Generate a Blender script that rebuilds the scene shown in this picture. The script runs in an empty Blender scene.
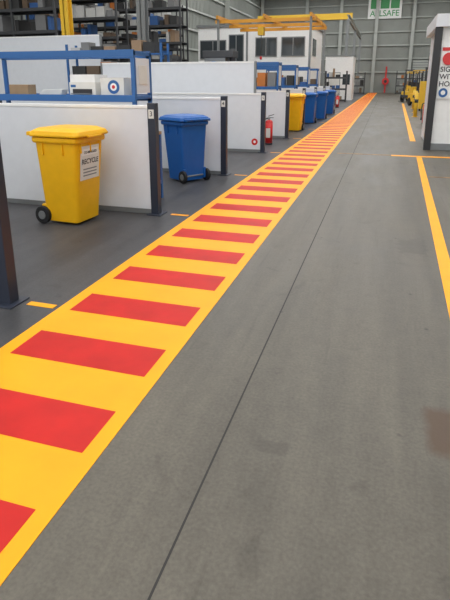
import bpy, bmesh, math, random
from mathutils import Vector, Matrix
random.seed(7)
sc = bpy.context.scene
sc.view_settings.view_transform = 'Standard'

# ---------------------------------------------------------------- materials
def mat(name, col, rough=0.5, metal=0.0, noise=0.0, nscale=8.0, emit=0.0, bump=0.0, spec=0.5):
    m = bpy.data.materials.new(name); m.use_nodes = True
    nt = m.node_tree; b = nt.nodes['Principled BSDF']
    c = (col[0], col[1], col[2], 1)
    b.inputs['Base Color'].default_value = c
    b.inputs['Roughness'].default_value = rough
    b.inputs['Metallic'].default_value = metal
    b.inputs['Specular IOR Level'].default_value = spec
    if emit:
        b.inputs['Emission Color'].default_value = c
        b.inputs['Emission Strength'].default_value = emit
    tc = nt.nodes.new('ShaderNodeTexCoord')
    n = nt.nodes.new('ShaderNodeTexNoise')
    n.inputs['Scale'].default_value = nscale; n.inputs['Detail'].default_value = 5
    nt.links.new(tc.outputs['Object'], n.inputs['Vector'])
    r = nt.nodes.new('ShaderNodeValToRGB')
    k = noise if noise else 0.04
    r.color_ramp.elements[0].position = 0.3; r.color_ramp.elements[1].position = 0.72
    r.color_ramp.elements[0].color = tuple(max(0, v*(1-k)) for v in col[:3])+(1,)
    r.color_ramp.elements[1].color = tuple(min(1, v*(1+k)) for v in col[:3])+(1,)
    nt.links.new(n.outputs['Fac'], r.inputs['Fac'])
    nt.links.new(r.outputs['Color'], b.inputs['Base Color'])
    if bump:
        bp = nt.nodes.new('ShaderNodeBump'); bp.inputs['Strength'].default_value = bump
        bp.inputs['Distance'].default_value = 0.01
        nt.links.new(n.outputs['Fac'], bp.inputs['Height']); nt.links.new(bp.outputs['Normal'], b.inputs['Normal'])
    return m

def floor_mat():
    m = bpy.data.materials.new('sealed_concrete'); m.use_nodes = True
    nt = m.node_tree; N = nt.nodes.new; L = nt.links.new; b = nt.nodes['Principled BSDF']
    tc = N('ShaderNodeTexCoord'); sx = N('ShaderNodeSeparateXYZ'); L(tc.outputs['Object'], sx.inputs[0])
    def math_(op, a, bb=None):
        n = N('ShaderNodeMath'); n.operation = op
        for i, v in enumerate((a, bb)):
            if v is None: continue
            if isinstance(v, (int, float)): n.inputs[i].default_value = v
            else: L(v, n.inputs[i])
        return n.outputs[0]
    def rng(src, a, c, lo, hi):
        r = N('ShaderNodeMapRange'); r.inputs[1].default_value = a; r.inputs[2].default_value = c; r.inputs[3].default_value = lo; r.inputs[4].default_value = hi
        L(src, r.inputs[0]); return r.outputs[0]
    def noise(scale, detail, stretch=(1, 1, 1), rough=.55, dist=0):
        mp = N('ShaderNodeMapping'); mp.inputs['Scale'].default_value = stretch; L(tc.outputs['Object'], mp.inputs[0])
        n = N('ShaderNodeTexNoise'); n.inputs['Scale'].default_value = scale; n.inputs['Detail'].default_value = detail; n.inputs['Roughness'].default_value = rough
        n.inputs['Distortion'].default_value = dist
        L(mp.outputs[0], n.inputs['Vector']); return n.outputs['Fac']
    big = noise(.8, 8, (1.5, .6, 1), .62, .4)
    streak = noise(2.2, 6, (2.2, .16, 1), .6)
    scuff = noise(5, 3, (3.0, .12, 1), .5, .3)
    fine = noise(60, 6)
    mid = noise(9, 6, (1, 1, 1), .65)
    blot = noise(2.6, 5, (1, 1, 1), .6, 1.2)
    sp = N('ShaderNodeTexVoronoi'); sp.inputs['Scale'].default_value = 2.9; L(tc.outputs['Object'], sp.inputs['Vector'])
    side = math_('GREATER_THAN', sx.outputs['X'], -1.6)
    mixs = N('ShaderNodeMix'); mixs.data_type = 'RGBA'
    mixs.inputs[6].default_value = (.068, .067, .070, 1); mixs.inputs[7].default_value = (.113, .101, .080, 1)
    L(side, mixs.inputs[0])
    f = math_('MULTIPLY', rng(big, .3, .7, .72, 1.23), rng(fine, .3, .7, .84, 1.16))
    f = math_('MULTIPLY', f, rng(streak, .3, .7, .82, 1.15))
    f = math_('MULTIPLY', f, rng(scuff, .64, .78, 1, .78))
    f = math_('MULTIPLY', f, rng(mid, .3, .7, .93, 1.07))
    f = math_('MULTIPLY', f, rng(blot, .60, .72, 1, .78))
    f = math_('MULTIPLY', f, rng(sp.outputs['Distance'], .02, .06, .5, 1))
    vm = N('ShaderNodeVectorMath'); vm.operation = 'SCALE'; L(mixs.outputs[2], vm.inputs[0]); L(f, vm.inputs['Scale'])
    def patch(cx, cy, rx, ry, amp):
        dx = math_('ABSOLUTE', math_('DIVIDE', math_('SUBTRACT', sx.outputs['X'], cx), rx))
        dy = math_('ABSOLUTE', math_('DIVIDE', math_('SUBTRACT', sx.outputs['Y'], cy), ry))
        d = math_('MAXIMUM', dx, dy)
        d = math_('ADD', d, math_('MULTIPLY', math_('SUBTRACT', noise(9, 4), .5), amp))
        return rng(d, .78, 1.1, 1, 0)
    pm = N('ShaderNodeMix'); pm.data_type = 'RGBA'; L(math_('MULTIPLY', patch(.545, 2.10, .165, .19, .4), .9), pm.inputs[0]); L(vm.outputs[0], pm.inputs[6]); pm.inputs[7].default_value = (.082, .050, .030, 1)
    pm2 = N('ShaderNodeMix'); pm2.data_type = 'RGBA'; L(math_('MULTIPLY', patch(-.30, 1.75, .08, .05, 1.6), .3), pm2.inputs[0]); L(pm.outputs[2], pm2.inputs[6]); pm2.inputs[7].default_value = (.035, .032, .028, 1)
    pm3 = N('ShaderNodeMix'); pm3.data_type = 'RGBA'; L(math_('MULTIPLY', patch(.45, 5.1, .14, .25, 1.4), .35), pm3.inputs[0]); L(pm2.outputs[2], pm3.inputs[6]); pm3.inputs[7].default_value = (.04, .036, .03, 1)
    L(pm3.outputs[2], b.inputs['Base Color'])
    L(rng(big, .25, .75, .36, .56), b.inputs['Roughness'])
    bp = N('ShaderNodeBump'); bp.inputs['Strength'].default_value = .12; bp.inputs['Distance'].default_value = .005
    L(fine, bp.inputs['Height']); L(bp.outputs[0], b.inputs['Normal'])
    b.inputs['Specular IOR Level'].default_value = .30
    return m

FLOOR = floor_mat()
YEL = mat('yellow_floor_paint', (.95, .385, .003), .5, noise=.05, nscale=3, spec=.25)
RED = mat('red_floor_paint', (.53, .016, .012), .5, noise=.12, nscale=4, spec=.2)
JOINT = mat('floor_joint_sealant', (.028, .026, .024), .8)
DULL = mat('worn_paint', (.26, .15, .06), .6, noise=.5, nscale=6)
WHITE = mat('white_panel', (.70, .72, .75), .45, noise=.02)
WHITE2 = mat('white_paint', (.84, .84, .82), .5, noise=.03)
NAVY = mat('navy_steel_post', (.022, .028, .045), .4)
BLUE = mat('blue_steel', (.022, .115, .33), .4)
BINY = mat('yellow_plastic', (.86, .46, .008), .42, spec=.3)
BINB = mat('blue_plastic', (.012, .105, .37), .42, spec=.35)
RUB = mat('black_rubber', (.012, .012, .013), .7)
LABEL = mat('paper_label', (.72, .71, .66), .6)
DARK = mat('dark_print', (.03, .03, .035), .6)
REDP = mat('red_enamel', (.6, .02, .02), .3)
GREY = mat('grey_steel', (.22, .23, .23), .45, .3)
CLAD = mat('grey_cladding', (.27, .285, .26), .6, noise=.08, nscale=.8)
CLADL = mat('light_girt', (.42, .44, .41), .6)
DGREY = mat('dark_steel', (.05, .052, .055), .5)
AMBER = mat('amber_crane_paint', (.70, .31, .02), .45)
CYEL = mat('column_yellow', (.75, .46, .03), .5)
GLASS = mat('tinted_glass', (.045, .055, .06), .1)
GREEN = mat('sign_green', (.05, .32, .10), .5)
WOOD = mat('bench_timber', (.30, .20, .11), .6, noise=.2)
CARD = mat('cardboard', (.33, .22, .12), .8, noise=.1)
BLACKP = mat('black_paint', (.02, .02, .022), .4)
SKYL = mat('skylight_sheet', (1, 1, 1), .5, emit=5.2)
ROOF = mat('roof_sheet', (.30, .31, .31), .6)
BMIX = [mat('box_'+n, c, .6) for n, c in (('tan', (.30, .20, .12)), ('grey', (.2, .2, .2)), ('blue', (.03, .1, .28)), ('orange', (.5, .16, .03)), ('white', (.5, .5, .48)), ('black', (.03, .03, .03)), ('brown', (.12, .08, .05)))]
BDIM = [BMIX[1], BMIX[5], BMIX[6], BMIX[5], BMIX[1], BMIX[0], BMIX[4], BMIX[2], BMIX[4], BMIX[3]]

# ---------------------------------------------------------------- mesh builder
class B:
    def __init__(s, name): s.name = name; s.bm = bmesh.new(); s.mats = []
    def mi(s, m):
        if m not in s.mats: s.mats.append(m)
        return s.mats.index(m)
    def box(s, x0, x1, y0, y1, z0, z1, m):
        mat4 = Matrix.Translation(((x0+x1)/2, (y0+y1)/2, (z0+z1)/2)) @ Matrix.Diagonal((abs(x1-x0), abs(y1-y0), abs(z1-z0), 1))
        r = bmesh.ops.create_cube(s.bm, size=1, matrix=mat4); s._m(r['verts'], m); return r['verts']
    def _m(s, vs, m, smooth=False):
        i = s.mi(m); fs = set()
        for v in vs:
            for f in v.link_faces: fs.add(f)
        for f in fs: f.material_index = i; f.smooth = smooth
    def beam(s, p0, p1, w, h, m):
        p0 = Vector(p0); p1 = Vector(p1); d = p1-p0
        q = d.to_track_quat('Z', 'Y').to_matrix().to_4x4()
        r = bmesh.ops.create_cube(s.bm, size=1, matrix=Matrix.Translation((p0+p1)/2) @ q @ Matrix.Diagonal((w, h, d.length, 1)))
        s._m(r['verts'], m)
    def cyl(s, p0, p1, r0, m, r1=None, seg=20, smooth=True):
        p0 = Vector(p0); p1 = Vector(p1); d = p1-p0
        q = d.to_track_quat('Z', 'Y').to_matrix().to_4x4()
        r = bmesh.ops.create_cone(s.bm, cap_ends=True, segments=seg, radius1=r0, radius2=r0 if r1 is None else r1, depth=d.length, matrix=Matrix.Translation((p0+p1)/2) @ q)
        s._m(r['verts'], m, False)
        if smooth:
            for v in r['verts']:
                for f in v.link_faces:
                    if len(f.verts) == 4: f.smooth = True
    def sph(s, c, r, m, sc=(1, 1, 1)):
        x = bmesh.ops.create_uvsphere(s.bm, u_segments=20, v_segments=12, radius=r, matrix=Matrix.Translation(c) @ Matrix.Diagonal((*sc, 1)))
        s._m(x['verts'], m, True)
    def loft(s, rings, m, cap=True):
        vr = [[s.bm.verts.new(p) for p in r] for r in rings]; n = len(vr[0]); i = s.mi(m)
        for a, b in zip(vr[:-1], vr[1:]):
            for k in range(n):
                f = s.bm.faces.new((a[k], a[(k+1) % n], b[(k+1) % n], b[k])); f.material_index = i
        if cap:
            for r in (vr[0][::-1], vr[-1]):
                f = s.bm.faces.new(r); f.material_index = i
    def done(s, loc=(0, 0, 0), rz=0, bevel=0, parent=None):
        bmesh.ops.recalc_face_normals(s.bm, faces=s.bm.faces)
        me = bpy.data.meshes.new(s.name); s.bm.to_mesh(me); s.bm.free()
        for m in s.mats: me.materials.append(m)
        o = bpy.data.objects.new(s.name, me); sc.collection.objects.link(o)
        o.location = loc; o.rotation_euler = (0, 0, rz)
        if bevel:
            md = o.modifiers.new('bevel', 'BEVEL'); md.width = bevel; md.segments = 2; md.limit_method = 'ANGLE'; md.angle_limit = .6
        if parent: o.parent = parent
        return o

def text(body, size, loc, rot, m, parent, name='lettering', align='CENTER', off=.004):
    c = bpy.data.curves.new(name, 'FONT'); c.body = body; c.size = size; c.align_x = align; c.align_y = 'CENTER'; c.extrude = .001; c.offset = off*size
    c.materials.append(m); o = bpy.data.objects.new(name, c); sc.collection.objects.link(o)
    o.location = loc; o.rotation_euler = rot; o.parent = parent; return o

def rrect(x0, x1, y0, y1, r, z, n=4):
    pts = []
    for cx, cy, a0 in ((x1-r, y1-r, 0), (x0+r, y1-r, 90), (x0+r, y0+r, 180), (x1-r, y0+r, 270)):
        for k in range(n+1):
            a = math.radians(a0+90*k/n); pts.append((cx+r*math.cos(a), cy+r*math.sin(a), z))
    return pts

# ---------------------------------------------------------------- room shell
XL, XR, YB, YF, H = -17.5, 12.0, -9.0, 75.0, 12.6
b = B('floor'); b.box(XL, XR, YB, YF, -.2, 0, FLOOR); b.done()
b = B('wall_far')
b.box(XL, XR, YF, YF+.2, 0, H, CLAD)
x = XL
while x < XR: b.box(x, x+.09, YF-.05, YF, 0, H, CLAD); x += .38
for z in (2.6, 4.3, 6.0, 7.7, 9.4, 11.1): b.box(XL, XR, YF-.22, YF-.06, z, z+.16, CLADL)
b.done()
b = B('wall_left'); b.box(XL-.2, XL, YB, YF, 0, H, CLAD)
y = YB
while y < YF: b.box(XL, XL+.05, y, y+.09, 0, H, CLAD); y += .38
for z in (2.6, 4.3, 6.0, 7.7, 9.4, 11.1): b.box(XL+.06, XL+.2, YB, YF-.3, z, z+.16, CLADL)
b.done()
b = B('wall_right'); b.box(XR, XR+.2, YB, YF, 0, H, CLAD); 
for z in (2.6, 4.3, 6.0, 7.7, 9.4, 11.1): b.box(XR-.2, XR-.01, YB, YF-.3, z, z+.16, CLADL)
b.done()
b = B('ceiling'); b.box(XL-.2, XR+.2, YB, YF+.2, H, H+.1, ROOF)
for y0 in range(-6, 72, 10):
    for x0 in (-15, -8.5, -2, 4.5):
        b.box(x0, x0+3.4, y0, y0+6.5, H-.04, H-.01, SKYL)
b.done()
for yy in (12, 27, 42, 57, 73.9):
    for xx in (XL+.45, XR-.45):
        b = B('steel_column'); b.box(-.2, .2, -.16, -.14, 0, H-.06, CLADL); b.box(-.2, .2, .14, .16, 0, H-.06, CLADL); b.box(-.01, .01, -.14, .14, 0, H-.06, CLADL); b.done((xx, yy, 0))
for xx in (-11, -6.4, -1.8, 2.8, 7.4):
    b = B('steel_column'); b.box(-.2, .2, -.16, -.13, 0, H-.06, CLADL); b.box(-.2, .2, .13, .16, 0, H-.06, CLADL); b.box(-.015, .015, -.14, .14, 0, H-.06, GREY); b.done((xx, YF-.45, 0))

# ---------------------------------------------------------------- floor markings
b = B('pedestrian_walkway_marking')
b.box(-2.14, -1.04, -1.5, 73.5, 0.0, .003, YEL)
k = -3
while .81+.65*k < 73:
    y0 = .81+.65*k
    b.box(-2.04, -1.125, y0, y0+.315, .003, .005, RED); k += 1
b.done()
b = B('floor_joint'); b.box(-.547, -.538, -2, 74, 0, .001, JOINT); b.done()
b = B('aisle_edge_line')
def quadline(bb, xa, ya, xb, yb, w, m, h=.003):
    pts0 = [(xa, ya, 0), (xa+w, ya, 0), (xb+w, yb, 0), (xb, yb, 0)]
    bb.loft([pts0, [(p[0], p[1], h) for p in pts0]], m)
quadline(b, .60, 2.0, .83, 11.8, .11, YEL)
b.box(.30, 1.8, 11.85, 12.02, 0, .003, YEL)
b.box(-.9, .30, 11.90, 12.02, 0, .003, DULL)
b.box(.9, 1.6, 9.3, 9.38, 0, .003, DULL)
b.done()
b = B('aisle_edge_line'); quadline(b, .82, 15.0, 1.25, 40, .15, YEL); b.done()

# ---------------------------------------------------------------- partitions
PY = [2.75, 5.56, 8.50, 11.60, 14.75, 17.85, 20.95, 24.0, 27.0]
PX = -2.60
for i, py in enumerate(PY):
    L_ = 4.6
    b = B('partition_wall')
    b.box(-L_, -.06, -.03, .03, .06, 1.24, WHITE)
    b.box(-L_, -.06, -.04, .04, 1.24, 1.275, WHITE2)
    b.box(-L_, -.06, -.025, .025, .0, .06, GREY)
    b.box(-.06, .04, -.05, .05, 0, 1.30, NAVY)
    b.box(-.10, .09, -.11, .11, 0, .012, NAVY)
    b.box(-L_-.06, -L_, -.05, .05, 0, 1.30, NAVY)
    o = b.done((PX+(.05 if i == 0 else 0.01), py, 0), bevel=.004)
    b = B('number_label'); b.box(-.045, .025, -.054, -.051, 1.13, 1.23, LABEL); b.done(parent=o)
    text(str(i+2), .08, (-.01, -.056, 1.18), (math.pi/2, 0, 0), DARK, o)
    b = B('bay_mark'); b.box(PX+.19, PX+.42, py+.0, py+.06, 0, .003, YEL); b.done()
    if i == 3:
        b = B('round_sticker'); b.cyl((-.2, -.034, .23), (-.2, -.031, .23), .075, REDP); b.cyl((-.2, -.036, .23), (-.2, -.034, .23), .03, WHITE2); b.done(parent=o)
for (x0, x1, yy, h) in ((-7.2, -3.05, 12.5, 1.93), (-14, -8.9, 15.4, 2.85)):
    b = B('tall_screen_panel'); b.box(x0, x1, -.03, .03, .0, h, WHITE); b.box(x0, x1, -.04, .04, h, h+.04, WHITE2)
    b.box(x1, x1+.05, -.04, .04, 0, h+.04, GREY); b.box(x0-.05, x0, -.04, .04, 0, h+.04, GREY); b.done((0, yy, 0))

# ---------------------------------------------------------------- wheelie bins
def bin_(color, loc, rz, label=None, s=1.0):
    b = B('wheelie_bin')
    rings = []
    for t in (0, .06, .5, .9, 1):
        z = .03+.93*t
        dx0 = -.235-.035*t; dx1 = .21+.09*t; w = .225+.05*t
        rings.append(rrect(dx0, dx1, -w, w, .05, z))
    b.loft(rings, color)
    b.loft([rrect(-.285, .315, -.29, .29, .05, .905), rrect(-.295, .325, -.30, .30, .05, .925), rrect(-.295, .325, -.30, .30, .05, .962), rrect(-.28, .30, -.28, .28, .05, .966)], color)
    b.loft([rrect(-.31, .355, -.315, .315, .05, .972), rrect(-.315, .365, -.32, .32, .05, .99), rrect(-.30, .345, -.30, .30, .06, 1.03), rrect(-.25, .27, -.25, .25, .08, 1.06), rrect(-.18, .2, -.18, .18, .08, 1.068)], color)
    b.box(.345, .385, -.13, .13, .965, .985, color)
    b.cyl((-.365, -.25, 1.0), (-.365, .25, 1.0), .018, color)
    for yy in (-.24, -.08, .08, .24): b.box(-.38, -.29, yy-.015, yy+.015, .975, 1.015, color)
    for yy in (-.18, 0, .18): b.box(.285, .308, yy-.008, yy+.008, .80, .91, color)
    for xx in (-.15, .12):
        for sg in (-1, 1): b.box(xx-.008, xx+.008, sg*.262, sg*.29, .78, .91, color)
    b.cyl((-.24, -.27, .10), (-.24, .27, .10), .013, GREY)
    for sgn in (-1, 1):
        b.cyl((-.25, sgn*.225, .10), (-.25, sgn*.275, .10), .10, RUB, seg=28)
        b.cyl((-.25, sgn*.27, .10), (-.25, sgn*.283, .10), .05, GREY, seg=20)
        b.box(-.27, -.17, sgn*.19, sgn*.235, .05, .22, color)
    o = b.done(loc, rz, bevel=.006); o.scale = (s, s, s)
    if label:
        tilt = math.atan2(.09, .93)
        par = bpy.data.objects.new('recycling_label', None); sc.collection.objects.link(par); par.parent = o
        par.location = (.279, 0, .70); par.rotation_euler = (0, tilt, 0)
        b = B('label_sheet'); b.box(-.002, .003, -.18, .18, -.2, .17, LABEL); b.box(.003, .004, -.15, .15, .07, .14, WHITE2)
        for zz in (-.16, -.125, -.09): b.box(.003, .004, -.13, .13, zz, zz+.014, GREY)
        b.done(parent=par)
        text('RECYCLE', .078, (.005, 0, 0.0), (math.pi/2, 0, math.pi/2), DARK, par, off=.012)
        text('CO-MINGLED', .04, (.006, 0, 0.10), (math.pi/2, 0, math.pi/2), DARK, par)
    return o
bin_(BINY, (-3.43, 5.00, 0), math.radians(-4), label=True)
bin_(BINB, (-3.08, 7.85, 0), math.radians(148), s=.97)
bin_(BINY, (-2.80, 17.1, 0), math.radians(-90), s=1.08)
bin_(BINB, (-2.78, 20.4, 0), math.radians(-90), s=1.05)
bin_(BINB, (-2.62, 22.8, 0), math.radians(-90), s=1.05)
bin_(BINB, (-2.6, 26.3, 0), math.radians(-90), s=1.05)

# ---------------------------------------------------------------- workbench with blue shelf
def bench(x1, y0, w=2.3, top=1.88):
    b = B('workbench_with_shelf')
    x0 = x1-w
    for xx in (x0, x1-.05):
        for yy in (0, .70): b.box(xx, xx+.05, yy, yy+.05, 0, .86, BLUE)
        b.box(xx, xx+.05, .05, .70, .2, .25, BLUE)
        for yy in (.0, .45): b.box(xx, xx+.05, yy, yy+.045, .90, top, BLUE)
        b.box(xx, xx+.05, .0, .49, top-.05, top, BLUE)
        b.box(xx, xx+.05, .045, .45, 1.33, 1.37, BLUE)
    b.box(x0, x1, -.0, .76, .86, .90, WOOD)
    b.box(x0, x1, .35, .40, .2, .25, BLUE)
    b.box(x0, x1, -.01, .03, top-.07, top+.01, BLUE); b.box(x0, x1, .45, .49, top-.07, top+.01, BLUE)
    b.box(x0, x1, -.01, .03, 1.30, 1.38, BLUE); b.box(x0, x1, .45, .49, 1.30, 1.38, BLUE)
    b.box(x0+.02, x1-.02, .02, .46, 1.345, 1.365, BLUE)
    b.box(x1-.012, x1-.004, .06, .44, 1.40, top-.08, WHITE)
    b.box(x1-.003, x1+.001, .12, .36, 1.5, 1.72, LABEL)
    return b, x0
b, x0 = bench(-2.90, 5.72)
o = b.done((0, 5.72, 0), bevel=.003)
def prop(name, parts, loc=(0, 0, 0), rz=0, bevel=.004):
    q = B(name)
    for p in parts: q.box(*p)
    return q.done(loc, rz, bevel)
q = prop('parts_carton', [(-.16, .16, -.12, .12, 0, .21, LABEL), (-.161, .161, -.02, .02, .21, .212, CARD)], (-3.27, 5.93, 1.366), .05)
bb = B('blue_roundel'); bb.cyl((.02, -.126, .105), (.02, -.121, .105), .08, BLUE); bb.cyl((.02, -.128, .105), (.02, -.125, .105), .045, WHITE2); bb.cyl((.02, -.130, .105), (.02, -.127, .105), .022, REDP); bb.done(parent=q)
prop('desk_printer', [(-.2, .2, -.15, .15, 0, .16, LABEL), (-.19, .19, -.14, .14, .16, .25, WHITE2), (-.15, .15, -.155, -.15, .03, .08, DARK), (-.15, .15, -.2, -.15, .02, .03, GREY), (-.18, -.1, -.152, -.15, .1, .13, BLUE)], (-3.68, 5.95, 1.366), -.08)
prop('parts_carton', [(-.14, .14, -.1, .1, 0, .13, CARD), (-.141, .141, -.02, .02, .13, .132, LABEL)], (-4.72, 5.95, 1.366), .1)
b = B('paper_stack')
for k in range(12): b.box(-.15+.005*k, .15+.003*k, -.1, .1, .006*k, .006*k+.005, LABEL)
b.done((-4.25, 5.95, 1.366), .2)
for (xx, yy) in ((-2.95, 15.05), (-2.95, 18.15), (-2.95, 21.2), (-2.95, 24.2)):
    b, x0 = bench(xx, yy, 2.4, top=2.02)
    for k in range(7):
        gx = x0+.2+k*.31; m = random.choice(BDIM); hh = random.uniform(.1, .4)
        b.box(gx, gx+.24, .08, .4, 1.366, 1.366+hh, m)
        hh = random.uniform(.15, .35); b.box(gx, gx+.26, .1, .4, .9, .9+hh, random.choice(BDIM))
    b.done((0, yy, 0))
b = B('workbench'); 
for xx in (-6, -3.1):
    for yy in (0, .6): b.box(xx, xx+.06, yy, yy+.06, 0, .86, BLUE)
b.box(-6, -3.04, 0, .66, .86, .9, WOOD); b.box(-5, -4.5, .1, .5, .9, 1.2, GREY); b.box(-4.2, -3.9, .1, .4, .9, 1.1, BLUE); b.done((0, 9.0, 0))
b = B('tool_shelf')
for xx in (-9.0, -6.0):
    for yy in (0, .5): b.box(xx-.03, xx+.03, yy, yy+.05, 0, 2.5, BLUE)
for z in (.4, 1.0, 1.6, 2.2):
    b.box(-9, -6, 0, .55, z, z+.04, BLUE); xx = -8.9
    while xx < -6.4:
        ww = random.uniform(.15, .45); b.box(xx, xx+ww, .08, .45, z+.04, z+.04+random.uniform(.12, .4), random.choice(BDIM)); xx += ww+.05
b.done((0, 13.6, 0))
b = B('industrial_press')
b.box(-.5, .5, -.4, .4, 0, 1.1, DGREY); b.box(-.35, .35, -.3, .3, 1.1, 2.2, GREY); b.cyl((0, -.3, 1.9), (0, -.45, 1.9), .2, BLUE); b.cyl((.5, 0, 2.0), (.5, 0, 2.45), .1, DGREY); b.box(-.4, .6, -.32, .32, 2.2, 2.4, DGREY); b.done((-5.2, 16.3, 0), bevel=.01)
b = B('pedestal_drill')
b.box(-.3, .3, -.25, .25, 0, .08, DGREY); b.cyl((0, .05, .08), (0, .05, 2.3), .05, GREY); b.box(-.2, .2, -.15, .15, 1.1, 1.15, GREY); b.box(-.14, .14, -.3, .2, 1.8, 2.25, DGREY); b.cyl((0, -.2, 1.8), (0, -.2, 1.45), .03, GREY)
b.cyl((.14, -.15, 2.0), (.34, -.15, 2.0), .015, GREY); b.box(-.16, .16, -.28, .3, 2.25, 2.38, DGREY); b.done((-7.6, 18.2, 0))

# ---------------------------------------------------------------- fire extinguishers
def ext(loc, s=1.0):
    b = B('fire_extinguisher')
    b.cyl((0, 0, 0), (0, 0, .03), .085, DARK); b.cyl((0, 0, .03), (0, 0, .47), .085, REDP); b.sph((0, 0, .47), .085, REDP, (1, 1, .7))
    b.cyl((0, 0, .5), (0, 0, .58), .028, GREY); b.beam((-.02, 0, .60), (.11, 0, .64), .03, .015, DARK); b.beam((-.02, 0, .57), (.10, 0, .57), .03, .012, DARK)
    pts = [(-.03, 0, .56), (-.11, 0, .53), (-.125, 0, .4), (-.115, 0, .2)]
    for p, q in zip(pts[:-1], pts[1:]): b.cyl(p, q, .014, DARK, seg=10)
    b.cyl((-.115, 0, .2), (-.11, 0, .1), .014, DARK, r1=.025, seg=12)
    b.box(-.05, .05, -.089, -.083, .15, .35, LABEL)
    o = b.done(loc); o.scale = (s, s, s); return o
ext((-2.80, 13.2, 0), 1.15); ext((-2.75, 33.0, 0), 1.3)
ext((1.62, 21.5, 0), 1.35)

# ---------------------------------------------------------------- office cabin
b = B('office_cabin')
b.box(-12.2, -4.7, 34, 40, 0, 4.7, WHITE2); b.box(-12.3, -4.6, 33.9, 40.1, 4.7, 4.85, GREY)
for (a, c, z0, z1) in ((-12.0, -10.3, 2.9, 3.9), (-10.0, -9.1, 2.3, 4.2), (-8.2, -6.9, 3.0, 4.0), (-6.5, -5.1, 3.0, 4.0)):
    b.box(a-.06, c+.06, 33.95, 34, z0-.06, z1+.06, GREY); b.box(a, c, 33.93, 33.95, z0, z1, GLASS); b.box((a+c)/2-.03, (a+c)/2+.03, 33.91, 33.93, z0, z1, GREY)
b.box(-4.7, -4.66, 35, 36.5, 3, 4, GLASS)
b.done()
b = B('store_room')
b.box(-5.0, -2.7, 45.6, 48.5, 0, 3.35, WHITE2); b.box(-5.05, -2.65, 45.55, 48.55, 3.35, 3.45, GREY)
b.box(-4.7, -3.7, 45.57, 45.6, 0, 2.15, GREY); b.box(-4.65, -3.75, 45.55, 45.57, 0.02, 2.1, LABEL); b.cyl((-3.82, 45.5, 1), (-3.82, 45.55, 1), .04, DARK)
b.box(-3.5, -2.9, 45.57, 45.6, 1.2, 2.0, GLASS)
b.done()
# ---------------------------------------------------------------- gantry crane grid
b = B('gantry_crane')
for yy in (25.4, 27.8, 30):
    b.beam((-8.2, yy, 4.15), (-3.3, yy, 4.15), .10, .15, AMBER)
for xx in (-8.0, -5.7, -3.5): 
    b.beam((xx, 25.0, 4.31), (xx, 31.0, 4.31), .1, .15, AMBER)
for xx in (-8.0, -3.5): 
    for yy in (25.2, 30.8): b.beam((xx, yy, 0), (xx, yy, 4.24), .1, .1, GREY)
b.box(-6.6, -6.3, 27.6, 28.0, 3.7, 4.08, CYEL); b.cyl((-6.45, 27.8, 3.7), (-6.45, 27.8, 2.7), .015, DARK); b.cyl((-6.45, 27.8, 2.7), (-6.45, 27.8, 2.55), .06, REDP)
b.done()
b = B('crane_runway')
for xx in (-12.5, -3.6):
    b.box(xx-.12, xx+.12, 49, 72, 6.4, 6.43, CLADL); b.box(xx-.12, xx+.12, 49, 72, 6.75, 6.78, CLADL); b.box(xx-.01, xx+.01, 49, 72, 6.43, 6.75, CLADL)
    for yy in (49.2, 60, 71.8): b.box(xx-.12, xx+.12, yy-.12, yy+.12, 0, 6.4, GREY)
b.box(-12.6, -3.5, 52.6, 53.0, 6.78, 7.3, CYEL)
b.done()
for (xx, yy, m, w) in ((-11.5, 17.6, CYEL, .32), (-9.6, 20.1, GREY, .36)):
    b = B('crane_column'); b.box(-w/2, w/2, -w/2, -w/2+.03, 0, H-.06, m); b.box(-w/2, w/2, w/2-.03, w/2, 0, H-.06, m); b.box(-.02, .02, -w/2, w/2, 0, H-.06, m); b.box(-w/2-.1, w/2+.1, -w/2-.1, w/2+.1, 0, .03, m); b.done((xx, yy, 0))
# ---------------------------------------------------------------- storage racks with goods
def rack(loc, w, h, d=1.0, rz=0, col=DGREY):
    b = B('storage_rack')
    nx = max(1, round(w/2.4)); 
    for i in range(nx+1):
        xx = i*w/nx
        for yy in (0, d): b.box(xx-.04, xx+.04, yy-.04, yy+.04, 0, h, col)
    z = .15
    while z < h-.2:
        b.box(0, w, -.03, .03, z-.1, z, DGREY if col is DGREY else col); b.box(0, w, d-.03, d+.03, z-.1, z, col); b.box(0, w, 0, d, z, z+.02, DGREY)
        xx = .1
        while xx < w-.5:
            ww = random.uniform(.12, .5); hh = random.uniform(.12, .6)
            if random.random() < .92: b.box(xx, min(xx+ww, w-.06), random.uniform(.08, .3), d-.1, z+.02, z+.02+hh, random.choice(BDIM))
            xx += ww+random.uniform(.02, .1)
        z += .8
    return b.done(loc, rz)
rack((-16.8, 22, 0), 5.0, 6.6); rack((-16.8, 26, 0), 6.5, 6.6); rack((-16.6, 18.5, 0), 4.0, 5.6)
rack((-16.5, 31, 0), 4.0, 5.8); rack((-12, 31.8, 0), 3.4, 2.6)
rack((-4.5, 41.5, 0), 1.6, 2.2, .6, col=DGREY)
rack((4.2, 60, 0), 6, 4.2); rack((-6, 66, 0), 3.5, 2.4); rack((-2.4+3.6, 68, 0), 3, 2.6)
# ---------------------------------------------------------------- sign on far wall
b = B('safety_sign'); b.box(-2.1, 2.1, -.05, 0, 0, 2.7, WHITE2)
for k in range(3): b.box(-1.8+1.25*k, -.7+1.25*k, -.06, -.05, 1.15, 2.5, GREEN)
o = b.done((-.9, YF-.24, 8.9))
text('ALLSAFE', .98, (0, -.07, .58), (math.pi/2, 0, 0), GREEN, o, off=.01)
b = B('roller_door'); b.box(0, 3.9, -.05, -.01, 0, 3.9, GREY)
for k in range(13): b.box(0.05, 3.85, -.08, -.05, .1+.3*k, .32+.3*k, CLADL)
b.done((3.15, YF-.24, 0))
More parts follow.
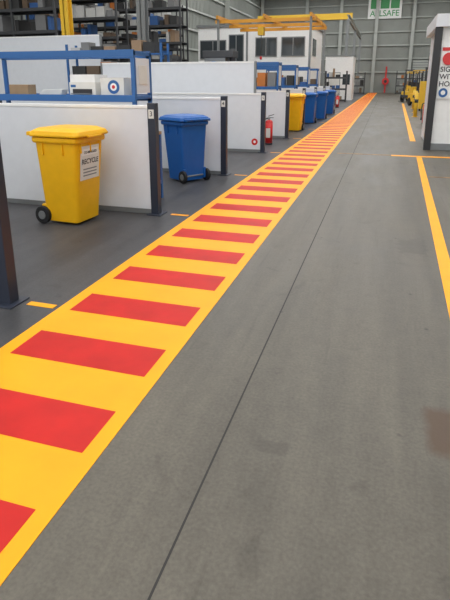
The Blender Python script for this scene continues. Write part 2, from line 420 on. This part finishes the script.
# ---------------------------------------------------------------- sign-in booth (right)
b = B('sign_in_booth')
b.box(1.21, 4.2, 13.25, 13.31, .02, 2.70, WHITE2); b.box(1.21, 4.2, 16.2, 16.26, .02, 2.7, WHITE2)
b.box(1.05, 1.21, 13.15, 13.32, 0, 2.66, BLACKP); b.box(1.18, 1.21, 13.32, 16.2, .02, 2.7, WHITE)
b.box(4.2, 4.3, 13.2, 16.3, 0, 2.7, WHITE2)
b.box(1.05, 4.35, 13.1, 16.4, 2.66, 2.92, WHITE)
b.box(1.21, 4.2, 13.22, 13.25, .0, .15, GREY)
o = b.done(bevel=.004)
b = B('sign_board'); b.box(1.23, 2.2, 13.215, 13.235, 1.15, 2.3, WHITE2); b.cyl((1.40, 13.17, 2.0), (1.40, 13.215, 2.0), .13, REDP); b.box(1.25, 1.56, 13.205, 13.215, 2.17, 2.24, REDP); b.cyl((1.36, 13.20, 1.28), (1.36, 13.215, 1.28), .1, BLUE); b.cyl((1.36, 13.195, 1.28), (1.36, 13.20, 1.28), .05, WHITE2); b.done(parent=o)
text('SIGN IN\nWITH\nHOIST', .155, (1.245, 13.205, 1.62), (math.pi/2, 0, 0), DARK, o, align='LEFT', off=.012)
# ---------------------------------------------------------------- far machines, right side
def forklift(loc, rz):
    b = B('forklift')
    b.box(-.55, .55, -1.1, .7, .25, .75, CYEL); b.box(-.5, .5, -1.15, -.55, .75, 1.15, CYEL); b.box(-.25, .25, -.5, 0, .75, .95, DARK); b.box(-.25, .25, -.55, -.45, .95, 1.4, DARK)
    for x in (-.48, .48):
        b.beam((x, -.75, 1.1), (x, -.65, 2.1), .06, .06, DARK); b.beam((x, .5, .7), (x, .25, 2.1), .06, .06, DARK)
        b.cyl((x*.9, .5, .3), (x*1.25, .5, .3), .3, RUB); b.cyl((x*.9, -.8, .25), (x*1.2, -.8, .25), .25, RUB)
        b.box(x*.6-.04, x*.6+.04, .75, .87, .05, 2.3, DGREY); b.box(x*.6-.05, x*.6+.05, .87, 1.95, .06, .1, DGREY)
    b.box(-.5, .5, -.72, .3, 2.1, 2.15, CYEL); b.box(-.35, .35, .76, .84, 2.2, 2.3, DGREY); b.box(-.45, .45, .83, .88, .3, .5, DGREY)
    return b.done(loc, rz, bevel=.02)
forklift((2.4, 36.5, 0), math.radians(200)); forklift((2.0, 44, 0), math.radians(160)); forklift((2.3, 52, 0), math.radians(180))
for (xx, yy) in ((1.45, 25.5), (1.6, 29), (1.7, 33)):
    b = B('safety_bollard'); b.cyl((0, 0, 0), (0, 0, 1.0), .08, CYEL); b.sph((0, 0, 1.0), .08, CYEL, (1, 1, .5)); b.cyl((0, 0, .6), (0, 0, .75), .082, DARK); b.cyl((0, 0, 0), (0, 0, .015), .14, CYEL); b.done((xx, yy, 0))
b = B('tool_cabinet'); b.box(-.5, .5, -.3, .3, .1, 1.5, CYEL)
for k in range(5): b.box(-.46, .46, -.32, -.3, .15+.27*k, .38+.27*k, CYEL); b.box(-.2, .2, -.34, -.32, .25+.27*k, .28+.27*k, DARK)
for xx in (-.4, .4):
    for yy in (-.2, .2): b.cyl((xx-.03, yy, .05), (xx+.03, yy, .05), .05, RUB)
b.done((2.35, 31, 0))
b = B('fire_hose_reel'); b.cyl((0, -.3, 1.4), (0, -.1, 1.4), .45, REDP); b.cyl((0, -.32, 1.4), (0, -.3, 1.4), .2, DARK); b.box(-.1, .1, -.12, -.02, 0, 3.2, REDP); b.done((-.1, YF-.35, 0))

# heights were laid out for a 1.55 m eye level; bring them to true scale
ZS = 1.056
for o in list(sc.collection.objects):
    if o.parent is None and o.name.split('.')[0] not in ('floor', 'wall_far', 'wall_left', 'wall_right', 'ceiling', 'pedestrian_walkway_marking', 'floor_joint', 'aisle_edge_line', 'bay_mark', 'steel_column', 'crane_column'):
        o.scale.z *= ZS; o.location.z *= ZS

# ---------------------------------------------------------------- light
w = bpy.data.worlds.new('sky'); sc.world = w; w.use_nodes = True
w.node_tree.nodes['Background'].inputs[0].default_value = (.97, .98, 1, 1); w.node_tree.nodes['Background'].inputs[1].default_value = 1.5

# ---------------------------------------------------------------- camera
cd = bpy.data.cameras.new('camera'); cam = bpy.data.objects.new('camera', cd); sc.collection.objects.link(cam)
cd.sensor_fit = 'VERTICAL'; cd.sensor_height = 24; cd.lens = 24*512/600; cd.clip_end = 300
cd.shift_y = -(300-226)/600
cam.location = (.068, -.2266, 1.637); cam.rotation_euler = (math.radians(90-15.9), 0, math.radians(16.9))
sc.camera = cam
